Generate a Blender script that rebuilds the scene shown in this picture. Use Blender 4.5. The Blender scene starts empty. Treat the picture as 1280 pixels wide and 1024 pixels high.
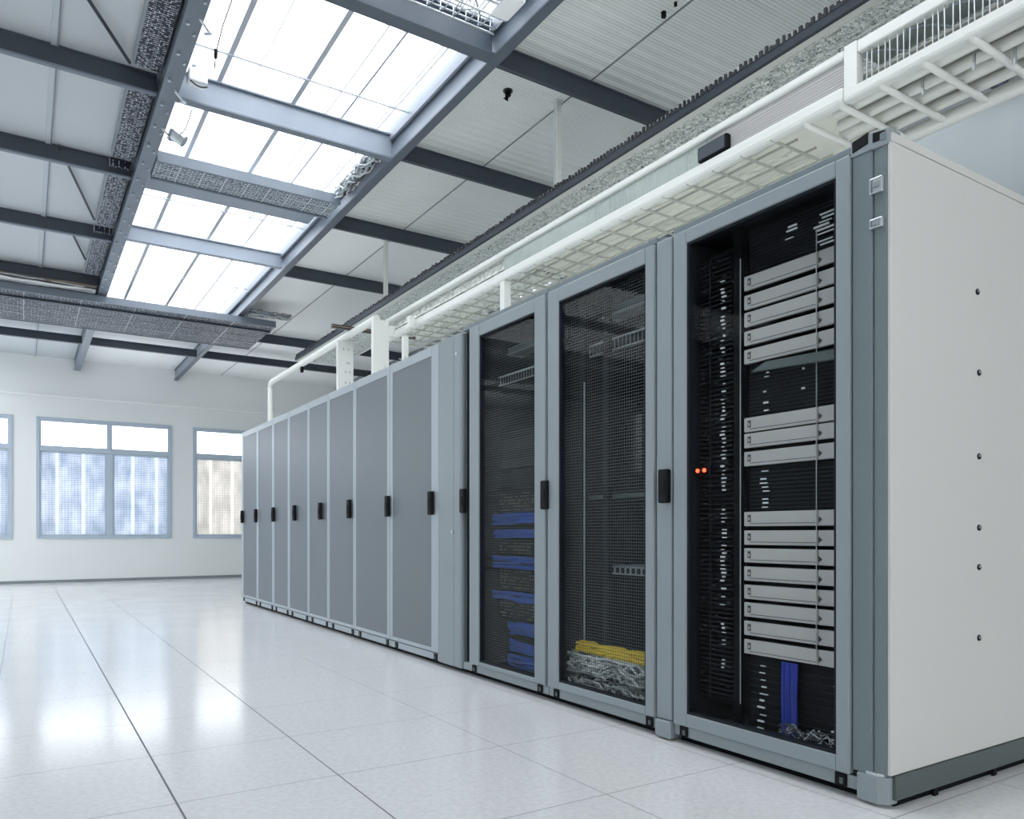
import bpy, bmesh, math, random
from mathutils import Vector
random.seed(7)
sc = bpy.context.scene
COL = sc.collection

# ------------------------------------------------------------------ camera, sky, exposure
cam_data = bpy.data.cameras.new('camera')
cam_data.sensor_width = 36.0
cam_data.lens = 955.0 / 1280.0 * 36.0
cam_data.shift_y = (666.0 - 512.0) / 1280.0
cam_data.clip_start = 0.02
cam = bpy.data.objects.new('camera', cam_data)
cam.location = (0, 0, 0.9)
cam.rotation_euler = (math.radians(90), 0, math.radians(-32.6))
COL.objects.link(cam)
sc.camera = cam

world = bpy.data.worlds.new('overcast_sky')
sc.world = world
world.use_nodes = True
wn = world.node_tree.nodes
bg = wn['Background']
bg.inputs['Color'].default_value = (0.985, 0.993, 1.0, 1)
bg.inputs['Strength'].default_value = 2.1

def portal(name, loc, rot, sx, sy):
    l = bpy.data.lights.new(name, 'AREA')
    l.shape = 'RECTANGLE'; l.size = sx; l.size_y = sy
    l.cycles.is_portal = True
    o = bpy.data.objects.new(name, l)
    o.location = loc; o.rotation_euler = rot
    COL.objects.link(o)
R90 = math.pi / 2
portal('skylight_portal', (1.68, 6.9, 4.3), (0, 0, 0), 1.6, 12.4)                # points down
portal('added_skylight_portal', (4.94, 5.4, 4.3), (0, 0, 0), 1.32, 8.0)  # over the added slots, out of view
portal('added_skylight_portal', (-3.1, 11.6, 4.3), (0, 0, 0), 4.2, 8.2)
portal('added_rear_portal', (-0.3, -5.1, 2.2), (R90, 0, math.pi), 10.8, 1.6)   # unseen rear openings, added for light
portal('far_window_portal', (1.2, 16.3, 1.9), (-R90, 0, math.pi), 7.6, 2.3)

vs = sc.view_settings
sc.display_settings.display_device = 'sRGB'
vs.view_transform = 'Standard'
vs.look = 'None'
vs.exposure = 1.35
vs.gamma = 1.0
vs.use_curve_mapping = False
sc.cycles.use_denoising = True
sc.cycles.max_bounces = 12
sc.cycles.diffuse_bounces = 7
sc.cycles.glossy_bounces = 5
sc.cycles.transparent_max_bounces = 16
sc.cycles.sample_clamp_indirect = 6.0

# ------------------------------------------------------------------ materials
def new_mat(name):
    m = bpy.data.materials.new(name); m.use_nodes = True
    nt = m.node_tree
    return m, nt, nt.nodes, nt.links

def paint(name, col, rough=0.5, metal=0.0, var=0.06, scale=6.0, bump=0.0, bscale=120.0, spec=0.5):
    m, nt, n, l = new_mat(name)
    b = n['Principled BSDF']
    b.inputs['Roughness'].default_value = rough
    b.inputs['Metallic'].default_value = metal
    b.inputs['Specular IOR Level'].default_value = spec
    tc = n.new('ShaderNodeTexCoord')
    ns = n.new('ShaderNodeTexNoise'); ns.inputs['Scale'].default_value = scale; ns.inputs['Detail'].default_value = 3
    l.new(tc.outputs['Object'], ns.inputs['Vector'])
    mx = n.new('ShaderNodeMix'); mx.data_type = 'RGBA'
    mx.inputs[6].default_value = (*[c * (1 - var) for c in col], 1)
    mx.inputs[7].default_value = (*[min(1, c * (1 + var)) for c in col], 1)
    l.new(ns.outputs['Fac'], mx.inputs[0])
    l.new(mx.outputs[2], b.inputs['Base Color'])
    if bump:
        n2 = n.new('ShaderNodeTexNoise'); n2.inputs['Scale'].default_value = bscale
        l.new(tc.outputs['Object'], n2.inputs['Vector'])
        bp = n.new('ShaderNodeBump'); bp.inputs['Strength'].default_value = bump; bp.inputs['Distance'].default_value = 0.002
        l.new(n2.outputs['Fac'], bp.inputs['Height']); l.new(bp.outputs['Normal'], b.inputs['Normal'])
    return m

def glow(name, col, s):
    m, nt, n, l = new_mat(name)
    b = n['Principled BSDF']
    b.inputs['Base Color'].default_value = (*col, 1)
    b.inputs['Emission Color'].default_value = (*col, 1)
    b.inputs['Emission Strength'].default_value = s
    return m

def math_node(n, l, op, a, b=None, c=None):
    x = n.new('ShaderNodeMath'); x.operation = op
    for i, v in enumerate((a, b, c)):
        if v is None: continue
        if isinstance(v, (int, float)): x.inputs[i].default_value = v
        else: l.new(v, x.inputs[i])
    return x.outputs[0]

def thin_glass(name, tint=(0.92, 0.95, 0.96), refl=1.0, rough=0.0, ior=1.45):
    m, nt, n, l = new_mat(name)
    n.remove(n['Principled BSDF'])
    out = n['Material Output']
    tr = n.new('ShaderNodeBsdfTransparent'); tr.inputs['Color'].default_value = (*tint, 1)
    gl = n.new('ShaderNodeBsdfGlossy'); gl.inputs['Roughness'].default_value = rough
    lw = n.new('ShaderNodeLayerWeight'); lw.inputs['Blend'].default_value = 0.5
    pw = math_node(n, l, 'POWER', lw.outputs['Facing'], 5.0)
    mu = n.new('ShaderNodeMath'); mu.operation = 'MULTIPLY_ADD'; mu.inputs[1].default_value = 0.96 * refl; mu.inputs[2].default_value = 0.04 * refl
    l.new(pw, mu.inputs[0])
    mx = n.new('ShaderNodeMixShader')
    l.new(mu.outputs[0], mx.inputs[0]); l.new(tr.outputs[0], mx.inputs[1]); l.new(gl.outputs[0], mx.inputs[2])
    l.new(mx.outputs[0], out.inputs['Surface'])
    return m

def screen_mat(name, ax, pitch_a, pitch_b, wire_a, wire_b, col, rough=0.45, metal=0.6, jitter=0.0):
    """Wire screen: solid where a wire runs, open between (ax: the two object axes it spans)."""
    m, nt, n, l = new_mat(name)
    b = n['Principled BSDF']; out = n['Material Output']
    b.inputs['Base Color'].default_value = (*col, 1); b.inputs['Roughness'].default_value = rough; b.inputs['Metallic'].default_value = metal
    tc = n.new('ShaderNodeTexCoord'); sp = n.new('ShaderNodeSeparateXYZ')
    l.new(tc.outputs['Object'], sp.inputs[0])
    def wires(axis, pitch, w):
        v = math_node(n, l, 'DIVIDE', sp.outputs[axis], pitch)
        if jitter:
            ns = n.new('ShaderNodeTexNoise'); ns.inputs['Scale'].default_value = 9
            l.new(tc.outputs['Object'], ns.inputs['Vector'])
            v = math_node(n, l, 'ADD', v, math_node(n, l, 'MULTIPLY', ns.outputs['Fac'], jitter))
        return math_node(n, l, 'LESS_THAN', math_node(n, l, 'FRACT', v), w)
    f = math_node(n, l, 'MAXIMUM', wires(ax[0], pitch_a, wire_a), wires(ax[1], pitch_b, wire_b))
    tr = n.new('ShaderNodeBsdfTransparent')
    mx = n.new('ShaderNodeMixShader')
    l.new(f, mx.inputs[0]); l.new(tr.outputs[0], mx.inputs[1]); l.new(b.outputs[0], mx.inputs[2])
    l.new(mx.outputs[0], out.inputs['Surface'])
    return m

def floor_mat():
    m, nt, n, l = new_mat('polished_tile')
    b = n['Principled BSDF']
    tc = n.new('ShaderNodeTexCoord')
    n1 = n.new('ShaderNodeTexNoise'); n1.inputs['Scale'].default_value = 45; n1.inputs['Detail'].default_value = 6
    n2 = n.new('ShaderNodeTexNoise'); n2.inputs['Scale'].default_value = 2.2
    l.new(tc.outputs['Object'], n1.inputs['Vector']); l.new(tc.outputs['Object'], n2.inputs['Vector'])
    cr = n.new('ShaderNodeValToRGB')
    cr.color_ramp.elements[0].position = 0.36; cr.color_ramp.elements[0].color = (0.70, 0.705, 0.715, 1)
    cr.color_ramp.elements[1].position = 0.60; cr.color_ramp.elements[1].color = (0.77, 0.775, 0.785, 1)
    l.new(n1.outputs['Fac'], cr.inputs[0])
    l.new(cr.outputs[0], b.inputs['Base Color'])
    r = math_node(n, l, 'MULTIPLY_ADD', n2.outputs['Fac'], 0.07, 0.12)
    l.new(r, b.inputs['Roughness'])
    b.inputs['IOR'].default_value = 1.55
    return m

def perforated(name, col, dots=(0, 1), pitch=0.016, ridge_axis=1, ridge=0.075, dark=0.55, depth=0.006):
    """Folded, finely perforated sheet."""
    m, nt, n, l = new_mat(name)
    b = n['Principled BSDF']; b.inputs['Roughness'].default_value = 0.5
    tc = n.new('ShaderNodeTexCoord'); sp = n.new('ShaderNodeSeparateXYZ'); l.new(tc.outputs['Object'], sp.inputs[0])
    def saw(axis, p):
        v = math_node(n, l, 'FRACT', math_node(n, l, 'DIVIDE', sp.outputs[axis], p))
        return math_node(n, l, 'ABSOLUTE', math_node(n, l, 'SUBTRACT', v, 0.5))
    a = math_node(n, l, 'LESS_THAN', saw(dots[0], pitch), 0.30)
    c = math_node(n, l, 'LESS_THAN', saw(dots[1], pitch * 1.6), 0.30)
    hole = math_node(n, l, 'MULTIPLY', a, c)
    ns = n.new('ShaderNodeTexNoise'); ns.inputs['Scale'].default_value = 3; l.new(tc.outputs['Object'], ns.inputs['Vector'])
    hole = math_node(n, l, 'MULTIPLY', hole, math_node(n, l, 'ADD', ns.outputs['Fac'], 0.4))
    mx = n.new('ShaderNodeMix'); mx.data_type = 'RGBA'
    mx.inputs[6].default_value = (*col, 1); mx.inputs[7].default_value = (*[k * dark for k in col], 1)
    l.new(hole, mx.inputs[0]); l.new(mx.outputs[2], b.inputs['Base Color'])
    bp = n.new('ShaderNodeBump'); bp.inputs['Strength'].default_value = 0.9; bp.inputs['Distance'].default_value = depth
    l.new(saw(ridge_axis, ridge), bp.inputs['Height']); l.new(bp.outputs['Normal'], b.inputs['Normal'])
    return m

def woven(name, dark, light, ax=(0, 1), bw=0.05, bh=0.016, amt=0.5):
    """Dense dark cabling under a pale wire weave."""
    m, nt, n, l = new_mat(name)
    b = n['Principled BSDF']; b.inputs['Roughness'].default_value = 0.5
    tc = n.new('ShaderNodeTexCoord'); sp = n.new('ShaderNodeSeparateXYZ'); l.new(tc.outputs['Object'], sp.inputs[0])
    cb = n.new('ShaderNodeCombineXYZ'); l.new(sp.outputs[ax[0]], cb.inputs[0]); l.new(sp.outputs[ax[1]], cb.inputs[1])
    br = n.new('ShaderNodeTexBrick'); br.inputs['Scale'].default_value = 1.0
    br.inputs['Brick Width'].default_value = bw; br.inputs['Row Height'].default_value = bh; br.inputs['Mortar Size'].default_value = 0.0028
    br.inputs['Color1'].default_value = (0, 0, 0, 1); br.inputs['Color2'].default_value = (0, 0, 0, 1); br.inputs['Mortar'].default_value = (1, 1, 1, 1)
    l.new(cb.outputs[0], br.inputs['Vector'])
    ns = n.new('ShaderNodeTexNoise'); ns.inputs['Scale'].default_value = 38; ns.inputs['Detail'].default_value = 2
    l.new(tc.outputs['Object'], ns.inputs['Vector'])
    f = math_node(n, l, 'MULTIPLY', br.outputs['Fac'], math_node(n, l, 'GREATER_THAN', ns.outputs['Fac'], 1 - amt))
    mx = n.new('ShaderNodeMix'); mx.data_type = 'RGBA'
    mx.inputs[6].default_value = (*dark, 1); mx.inputs[7].default_value = (*light, 1)
    l.new(f, mx.inputs[0]); l.new(mx.outputs[2], b.inputs['Base Color'])
    return m

def crinkled(name, dark, light, scale=22.0, amt=0.5):
    m, nt, n, l = new_mat(name)
    b = n['Principled BSDF']; b.inputs['Roughness'].default_value = 0.35; b.inputs['Metallic'].default_value = 0.3
    tc = n.new('ShaderNodeTexCoord')
    vo = n.new('ShaderNodeTexVoronoi'); vo.inputs['Scale'].default_value = scale
    ns = n.new('ShaderNodeTexNoise'); ns.inputs['Scale'].default_value = scale * 1.7; ns.inputs['Detail'].default_value = 5; ns.inputs['Distortion'].default_value = 1.4
    l.new(tc.outputs['Object'], vo.inputs['Vector']); l.new(tc.outputs['Object'], ns.inputs['Vector'])
    cr = n.new('ShaderNodeValToRGB')
    cr.color_ramp.elements[0].position = amt - 0.1; cr.color_ramp.elements[0].color = (*dark, 1)
    cr.color_ramp.elements[1].position = amt + 0.1; cr.color_ramp.elements[1].color = (*light, 1)
    l.new(ns.outputs['Fac'], cr.inputs[0]); l.new(cr.outputs[0], b.inputs['Base Color'])
    bp = n.new('ShaderNodeBump'); bp.inputs['Strength'].default_value = 0.8; bp.inputs['Distance'].default_value = 0.02
    l.new(vo.outputs['Distance'], bp.inputs['Height']); l.new(bp.outputs['Normal'], b.inputs['Normal'])
    return m

def reeded(name, pale, deep, amount=0.55, clear=0.07):
    """Lower window panes: woven sun screen behind glass, daylight glowing through it."""
    m, nt, n, l = new_mat(name)
    n.remove(n['Principled BSDF']); out = n['Material Output']
    tc = n.new('ShaderNodeTexCoord'); sp = n.new('ShaderNodeSeparateXYZ'); l.new(tc.outputs['Object'], sp.inputs[0])
    ns = n.new('ShaderNodeTexNoise'); ns.inputs['Scale'].default_value = 2.6; ns.inputs['Detail'].default_value = 4
    mp = n.new('ShaderNodeMapping'); mp.inputs['Scale'].default_value = (2.0, 1, 1.0)
    l.new(tc.outputs['Object'], mp.inputs[0]); l.new(mp.outputs[0], ns.inputs['Vector'])
    rows = math_node(n, l, 'FRACT', math_node(n, l, 'DIVIDE', sp.outputs[2], 0.034))
    cols = math_node(n, l, 'FRACT', math_node(n, l, 'DIVIDE', sp.outputs[0], 0.05))
    weave = math_node(n, l, 'MULTIPLY', math_node(n, l, 'LESS_THAN', rows, 0.4), math_node(n, l, 'GREATER_THAN', cols, 0.2))
    cr = n.new('ShaderNodeValToRGB')
    cr.color_ramp.elements[0].position = 0.35; cr.color_ramp.elements[0].color = (*deep, 1)
    cr.color_ramp.elements[1].position = 0.65; cr.color_ramp.elements[1].color = (*pale, 1)
    l.new(ns.outputs['Fac'], cr.inputs[0])
    mx = n.new('ShaderNodeMix'); mx.data_type = 'RGBA'; mx.blend_type = 'MULTIPLY'
    l.new(math_node(n, l, 'MULTIPLY', weave, amount), mx.inputs[0]); l.new(cr.outputs[0], mx.inputs[6]); mx.inputs[7].default_value = (0.35, 0.42, 0.55, 1)
    folds = math_node(n, l, 'LESS_THAN', math_node(n, l, 'FRACT', math_node(n, l, 'DIVIDE', sp.outputs[0], 0.41)), 0.13)
    m3 = n.new('ShaderNodeMix'); m3.data_type = 'RGBA'
    l.new(math_node(n, l, 'MULTIPLY', folds, 0.6), m3.inputs[0]); l.new(mx.outputs[2], m3.inputs[6]); m3.inputs[7].default_value = (*[min(1, c * 1.15) for c in pale], 1)
    tl = n.new('ShaderNodeBsdfTranslucent'); l.new(m3.outputs[2], tl.inputs['Color'])
    tr = n.new('ShaderNodeBsdfTransparent')
    gl = n.new('ShaderNodeBsdfGlossy'); gl.inputs['Roughness'].default_value = 0.1
    m1 = n.new('ShaderNodeMixShader'); m1.inputs[0].default_value = clear
    l.new(tl.outputs[0], m1.inputs[1]); l.new(tr.outputs[0], m1.inputs[2])
    m2 = n.new('ShaderNodeMixShader'); m2.inputs[0].default_value = 0.04
    l.new(m1.outputs[0], m2.inputs[1]); l.new(gl.outputs[0], m2.inputs[2])
    l.new(m2.outputs[0], out.inputs['Surface'])
    return m

M = dict(
    floor=floor_mat(),
    joint=paint('tile_joint', (0.12, 0.13, 0.15), 0.6),
    joint_fine=paint('fine_tile_joint', (0.22, 0.23, 0.25), 0.5),
    wall=paint('wall_paint', (0.81, 0.83, 0.82), 0.55, var=0.02, scale=1.5),
    wall_grey=paint('grey_wall_paint', (0.235, 0.26, 0.272), 0.6, var=0.02, scale=1.5),
    trim=paint('white_trim', (0.93, 0.94, 0.94), 0.35, var=0.01),
    window=paint('window_frame_paint', (0.46, 0.54, 0.62), 0.4, var=0.03),
    pane=thin_glass('clear_pane', (0.96, 0.98, 1.0)),
    reeded=reeded('sun_screen_glass', (0.43, 0.46, 0.50), (0.30, 0.34, 0.39), 0.8, 0.05),
    reeded_warm=reeded('pale_sun_screen_glass', (0.47, 0.455, 0.43), (0.36, 0.355, 0.335), 0.6, 0.06),
    roof=paint('roof_panel', (0.58, 0.61, 0.63), 0.5, var=0.03, scale=0.8),
    roof_white=paint('white_roof_sheet', (0.90, 0.91, 0.90), 0.5, var=0.02, scale=1.2),
    roof_perf=perforated('perforated_roof_sheet', (0.86, 0.88, 0.86), ridge=0.09, dark=0.68, depth=0.012),
    seam=paint('roof_seam', (0.22, 0.24, 0.26), 0.5),
    seam_pale=paint('roof_seam_cover', (0.52, 0.56, 0.59), 0.5),
    beam=paint('dark_beam_paint', (0.040, 0.052, 0.070), 0.45, var=0.12),
    girder=paint('blue_grey_girder_paint', (0.16, 0.19, 0.23), 0.42, var=0.08),
    girder_dark=paint('slate_girder_paint', (0.085, 0.105, 0.135), 0.42, var=0.08),
    sky_beam=paint('daylit_girder_tone', (0.27, 0.31, 0.37), 0.42, var=0.04),  # girder colour lightened for the daylight on the skylight steel
    rod=paint('dark_rod', (0.035, 0.04, 0.05), 0.4),
    bar=paint('glazing_bar', (0.50, 0.52, 0.56), 0.4),
    steel=paint('bright_steel', (0.62, 0.65, 0.67), 0.28, 0.85, var=0.1, scale=30),
    frame=paint('cabinet_frame_paint', (0.265, 0.305, 0.325), 0.38, var=0.02),
    frame_dark=paint('cabinet_post_paint', (0.165, 0.205, 0.22), 0.40, var=0.02),
    frame_light=paint('light_door_frame', (0.39, 0.435, 0.47), 0.38, var=0.02),
    door_grey=paint('grey_door_skin', (0.150, 0.170, 0.188), 0.42, var=0.05, scale=2, bump=0.15, bscale=700),
    side=paint('ivory_side_skin', (0.60, 0.60, 0.58), 0.45, var=0.02, scale=1.2),
    plinth=paint('plinth_paint', (0.085, 0.108, 0.108), 0.45, var=0.03),
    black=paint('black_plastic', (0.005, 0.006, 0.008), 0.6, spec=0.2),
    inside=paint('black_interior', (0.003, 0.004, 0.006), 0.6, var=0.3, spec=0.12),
    inside_blue=paint('dark_steel_interior', (0.011, 0.015, 0.021), 0.55, var=0.25, spec=0.18),
    glass=thin_glass('door_glass', (0.95, 0.965, 0.97), 0.09),
    glass_mesh=thin_glass('tinted_door_glass', (0.93, 0.95, 0.955), 0.18),
    mesh=screen_mat('door_wire_screen', (1, 2), 0.0165, 0.0150, 0.12, 0.15, (0.085, 0.095, 0.10), jitter=0.10),
    server=paint('server_front', (0.47, 0.455, 0.44), 0.4, var=0.03, scale=12),
    server_ear=paint('server_ear', (0.475, 0.455, 0.445), 0.42, var=0.03, scale=12),
    mark=paint('dark_mark', (0.06, 0.06, 0.065), 0.5),
    blue=paint('blue_cable', (0.022, 0.105, 0.55), 0.4, var=0.35, scale=18),
    deep_blue=paint('deep_blue_cable', (0.012, 0.03, 0.30), 0.4, var=0.3, scale=10),
    yellow=paint('yellow_cable', (0.85, 0.58, 0.015), 0.45, var=0.25, scale=20),
    tan=paint('tan_cable', (0.24, 0.18, 0.12), 0.5, var=0.4, scale=40),
    grey_cable=paint('grey_cable', (0.42, 0.45, 0.47), 0.45, var=0.3, scale=30),
    white_cable=paint('white_cable', (0.78, 0.79, 0.78), 0.4, var=0.1, scale=30),
    clip=paint('glint_white', (0.85, 0.87, 0.88), 0.3),
    red=glow('red_indicator', (1.0, 0.05, 0.02), 3.0),
    white=paint('white_tray_enamel', (0.76, 0.775, 0.745), 0.35, var=0.02),
    cream_rung=paint('grey_cream_rung', (0.45, 0.46, 0.42), 0.4),
    cream=paint('cream_tray_enamel', (0.90, 0.90, 0.82), 0.4, var=0.05, scale=4),
    gap_shade=paint('painted_gap_shade', (0.36, 0.37, 0.33), 0.5, var=0.2, scale=5),
    conduit=paint('white_conduit', (0.78, 0.79, 0.75), 0.28, var=0.03),
    panel_perf=perforated('perforated_tray_panel', (0.42, 0.42, 0.415), dots=(1, 2), pitch=0.010, ridge_axis=2, ridge=0.013, dark=0.85, depth=0.004),
    panel_glass=paint('pale_green_panel', (0.36, 0.415, 0.385), 0.3, var=0.22, scale=16),
    foil=crinkled('crinkled_foil_wrap', (0.20, 0.24, 0.22), (0.90, 0.93, 0.91), 30.0, 0.45),
    foil_pale=crinkled('pale_crinkled_wrap', (0.42, 0.45, 0.40), (0.88, 0.90, 0.86), 16.0, 0.42),
    weave=woven('dark_woven_cabling', (0.010, 0.016, 0.032), (0.70, 0.76, 0.82), bw=0.045, bh=0.021, amt=0.52),
    weave_x=woven('dark_cross_cabling', (0.016, 0.024, 0.040), (0.66, 0.73, 0.80), bw=0.075, bh=0.05, amt=0.50),
    weave_pale=woven('grey_cross_cabling', (0.08, 0.11, 0.15), (0.80, 0.85, 0.9), bw=0.06, bh=0.024, amt=0.6),
    blue_tray=paint('dark_blue_cable', (0.05, 0.09, 0.17), 0.45, var=0.3, scale=20),
)

# ------------------------------------------------------------------ mesh helpers
class MB:
    def __init__(s): s.v = []; s.f = []; s.m = []
    def quad(s, a, b, c, d, mi=0):
        k = len(s.v); s.v += [tuple(a), tuple(b), tuple(c), tuple(d)]; s.f.append((k, k+1, k+2, k+3)); s.m.append(mi); return s
    def box(s, x0, x1, y0, y1, z0, z1, mi=0):
        k = len(s.v)
        s.v += [(x0,y0,z0),(x1,y0,z0),(x1,y1,z0),(x0,y1,z0),(x0,y0,z1),(x1,y0,z1),(x1,y1,z1),(x0,y1,z1)]
        for f in ((3,2,1,0),(4,5,6,7),(0,1,5,4),(1,2,6,5),(2,3,7,6),(3,0,4,7)):
            s.f.append(tuple(k+i for i in f)); s.m.append(mi)
        return s
    def tube(s, pts, r, n=8, mi=0, caps=True):
        pts = [Vector(p) for p in pts]; rings = []
        for i, p in enumerate(pts):
            d = (pts[min(i+1, len(pts)-1)] - pts[max(i-1, 0)]).normalized()
            up = Vector((0,0,1)) if abs(d.z) < 0.9 else Vector((1,0,0))
            a = d.cross(up).normalized(); b = d.cross(a).normalized()
            k = len(s.v)
            for j in range(n):
                t = 2*math.pi*j/n
                s.v.append(tuple(p + a*(r*math.cos(t)) + b*(r*math.sin(t))))
            rings.append(k)
        for q in range(len(rings)-1):
            for j in range(n):
                s.f.append((rings[q]+j, rings[q]+(j+1)%n, rings[q+1]+(j+1)%n, rings[q+1]+j)); s.m.append(mi)
        if caps:
            s.f.append(tuple(rings[0]+j for j in range(n-1,-1,-1))); s.m.append(mi)
            s.f.append(tuple(rings[-1]+j for j in range(n))); s.m.append(mi)
        return s
    def prism(s, prof, axis, a, b, mi=0):
        """Extrude a 2-D outline along an axis (0=x: prof is (y,z); 1=y: prof is (x,z); 2=z: prof is (x,y))."""
        def P(p, t): return (t,p[0],p[1]) if axis == 0 else (p[0],t,p[1]) if axis == 1 else (p[0],p[1],t)
        k = len(s.v); n = len(prof)
        s.v += [P(p,a) for p in prof] + [P(p,b) for p in prof]
        for j in range(n): s.f.append((k+j, k+(j+1)%n, k+n+(j+1)%n, k+n+j)); s.m.append(mi)
        s.f.append(tuple(k+j for j in range(n-1,-1,-1))); s.m.append(mi)
        s.f.append(tuple(k+n+j for j in range(n))); s.m.append(mi)
        return s
    def build(s, name, mats, parent=None, bevel=0.0, smooth=False, local=False):
        if not isinstance(mats, (list, tuple)): mats = [mats]
        if parent is not None:
            org = world_loc(parent); loc = Vector((0,0,0))
        else:
            xs = [[p[i] for p in s.v] for i in range(3)]
            org = Vector(((min(xs[0])+max(xs[0]))/2, (min(xs[1])+max(xs[1]))/2, min(xs[2]))); loc = org
        me = bpy.data.meshes.new(name)
        me.from_pydata([tuple(Vector(p)-org) for p in s.v], [], s.f)
        for m in mats: me.materials.append(m)
        me.polygons.foreach_set('material_index', s.m)
        bm = bmesh.new(); bm.from_mesh(me); bmesh.ops.recalc_face_normals(bm, faces=bm.faces); bm.to_mesh(me); bm.free()
        if smooth:
            me.polygons.foreach_set('use_smooth', [True]*len(me.polygons))
        o = bpy.data.objects.new(name, me); COL.objects.link(o)
        o.location = loc
        if parent is not None: o.parent = parent
        if smooth:
            try: me.set_sharp_from_angle(angle=math.radians(40))
            except Exception: pass
        if bevel:
            b = o.modifiers.new('edge', 'BEVEL'); b.width = bevel; b.segments = 2; b.limit_method = 'ANGLE'; b.angle_limit = math.radians(40)
        return o

def world_loc(o):
    v = Vector(o.location)
    while o.parent: o = o.parent; v += Vector(o.location)
    return v

def tag(o, label=None, cat=None, group=None, kind=None):
    if label: o['label'] = label
    if cat: o['category'] = cat
    if group: o['group'] = group
    if kind: o['kind'] = kind
    return o

def empty(name, loc, label=None, cat=None, group=None, kind=None):
    o = bpy.data.objects.new(name, None); COL.objects.link(o); o.location = loc; o.empty_display_size = 0.1
    return tag(o, label, cat, group, kind)

def copy_tree(o, parent=None):
    c = o.copy(); COL.objects.link(c)
    if parent is not None: c.parent = parent
    for ch in list(o.children): copy_tree(ch, c)
    return c

def box(name, m, x0, x1, y0, y1, z0, z1, parent=None, bevel=0.0):
    return MB().box(x0,x1,y0,y1,z0,z1).build(name, m, parent, bevel)

def arc(p0, p1, sag, n=10, side=(0,0,-1)):
    p0, p1, s = Vector(p0), Vector(p1), Vector(side)
    return [p0.lerp(p1, i/n) + s*(sag*math.sin(math.pi*i/n)) for i in range(n+1)]

ORD = ['first','second','third','fourth','fifth','sixth','seventh','eighth','ninth','tenth','eleventh','twelfth','thirteenth','fourteenth','fifteenth','sixteenth']

# ------------------------------------------------------------------ setting: floor, walls, roof
XL, XR, YB, YF = -6.0, 5.7, -5.0, 16.0
ZC = 4.05

xs = [XL]
xl = [-5.75,-5.12,-4.5,-3.87,-3.24,-2.61,-1.98,-1.35,-0.72,-0.125,0.43,0.985,1.69,2.31,2.95,3.6,4.25,4.9,5.5]
yl = [-4.6,-3.9,-3.2,-2.55,-1.9,-1.25,-0.6,0.05,0.7,1.38,2.04,2.74,3.37,4.0,4.79,5.62,6.46,7.44,8.2,8.95,9.7,10.45,11.2,11.95,12.7,13.45,14.2,14.95,15.6]
fb = MB()
def strips(lines, lo, hi, w):
    out = []; p = lo
    for q in lines:
        ww = w(q); out.append((p, q-ww/2, 0)); out.append((q-ww/2, q+ww/2, 1 if ww > 0.005 else 2)); p = q+ww/2
    out.append((p, hi, 0)); return out
sx = strips(xl, XL, XR, lambda q: 0.007 if abs(q-0.43) < 0.01 else (0.0055 if abs(q-0.985) < 0.01 else 0.0042))
sy = strips(yl, YB, YF, lambda q: 0.0045)
for (a,b,i) in sx:
    for (c,d,j) in sy:
        mi = 1 if (i == 1) else (2 if (i or j) else 0)
        fb.quad((a,c,0),(b,c,0),(b,d,0),(a,d,0), mi)
tag(fb.build('floor', [M['floor'], M['joint'], M['joint_fine']]), kind='structure')

# far wall with openings
def wall_with_openings(name, axis, at, thick, lo, hi, zt, holes, mat):
    b = MB()
    def seg(a0, a1, z0, z1):
        if a1-a0 < 1e-4 or z1-z0 < 1e-4: return
        if axis == 'x': b.box(a0, a1, at, at+thick, z0, z1)
        else: b.box(at, at+thick, a0, a1, z0, z1)
    p = lo
    for (a0, a1, z0, z1) in sorted(holes):
        seg(p, a0, 0, zt); seg(a0, a1, 0, z0); seg(a0, a1, z1, zt); p = a1
    seg(p, hi, 0, zt)
    return tag(b.build(name, mat), kind='structure')
WZ0, WZ1, WT = 0.79, 2.97, 2.41
far_windows = [(-2.42, -0.16), (0.19, 2.42), (2.80, 5.05)]
wall_with_openings('wall_back', 'x', YF, 0.18, XL, XR, ZC, [(a, b, WZ0, WZ1) for a, b in far_windows], M['wall'])
wall_with_openings('wall_left', 'y', XL-0.18, 0.18, YB, YF+0.18, ZC, [(11.75, 12.2, 2.1, 3.4)], M['wall'])
wall_with_openings('wall_right', 'y', XR, 0.18, YB, YF+0.18, ZC, [], M['wall_grey'])
wall_with_openings('wall_front', 'x', YB-0.18, 0.18, XL, XR, ZC, [(-5.4, -2.2, 1.35, 3.0), (-1.8, 1.6, 1.35, 3.0), (2.0, 5.2, 1.35, 3.0)], M['wall'])  # openings added behind the camera to let daylight in

tag(MB().box(XL, XR, YF-0.035, YF, 3.335, 3.365).build('trim_1', M['trim'], bevel=0.004), kind='structure')
tag(MB().box(XL, XR, YF-0.012, YF, 0.0, 0.05).build('baseboard_back', M['wall_grey']), kind='structure')

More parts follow.
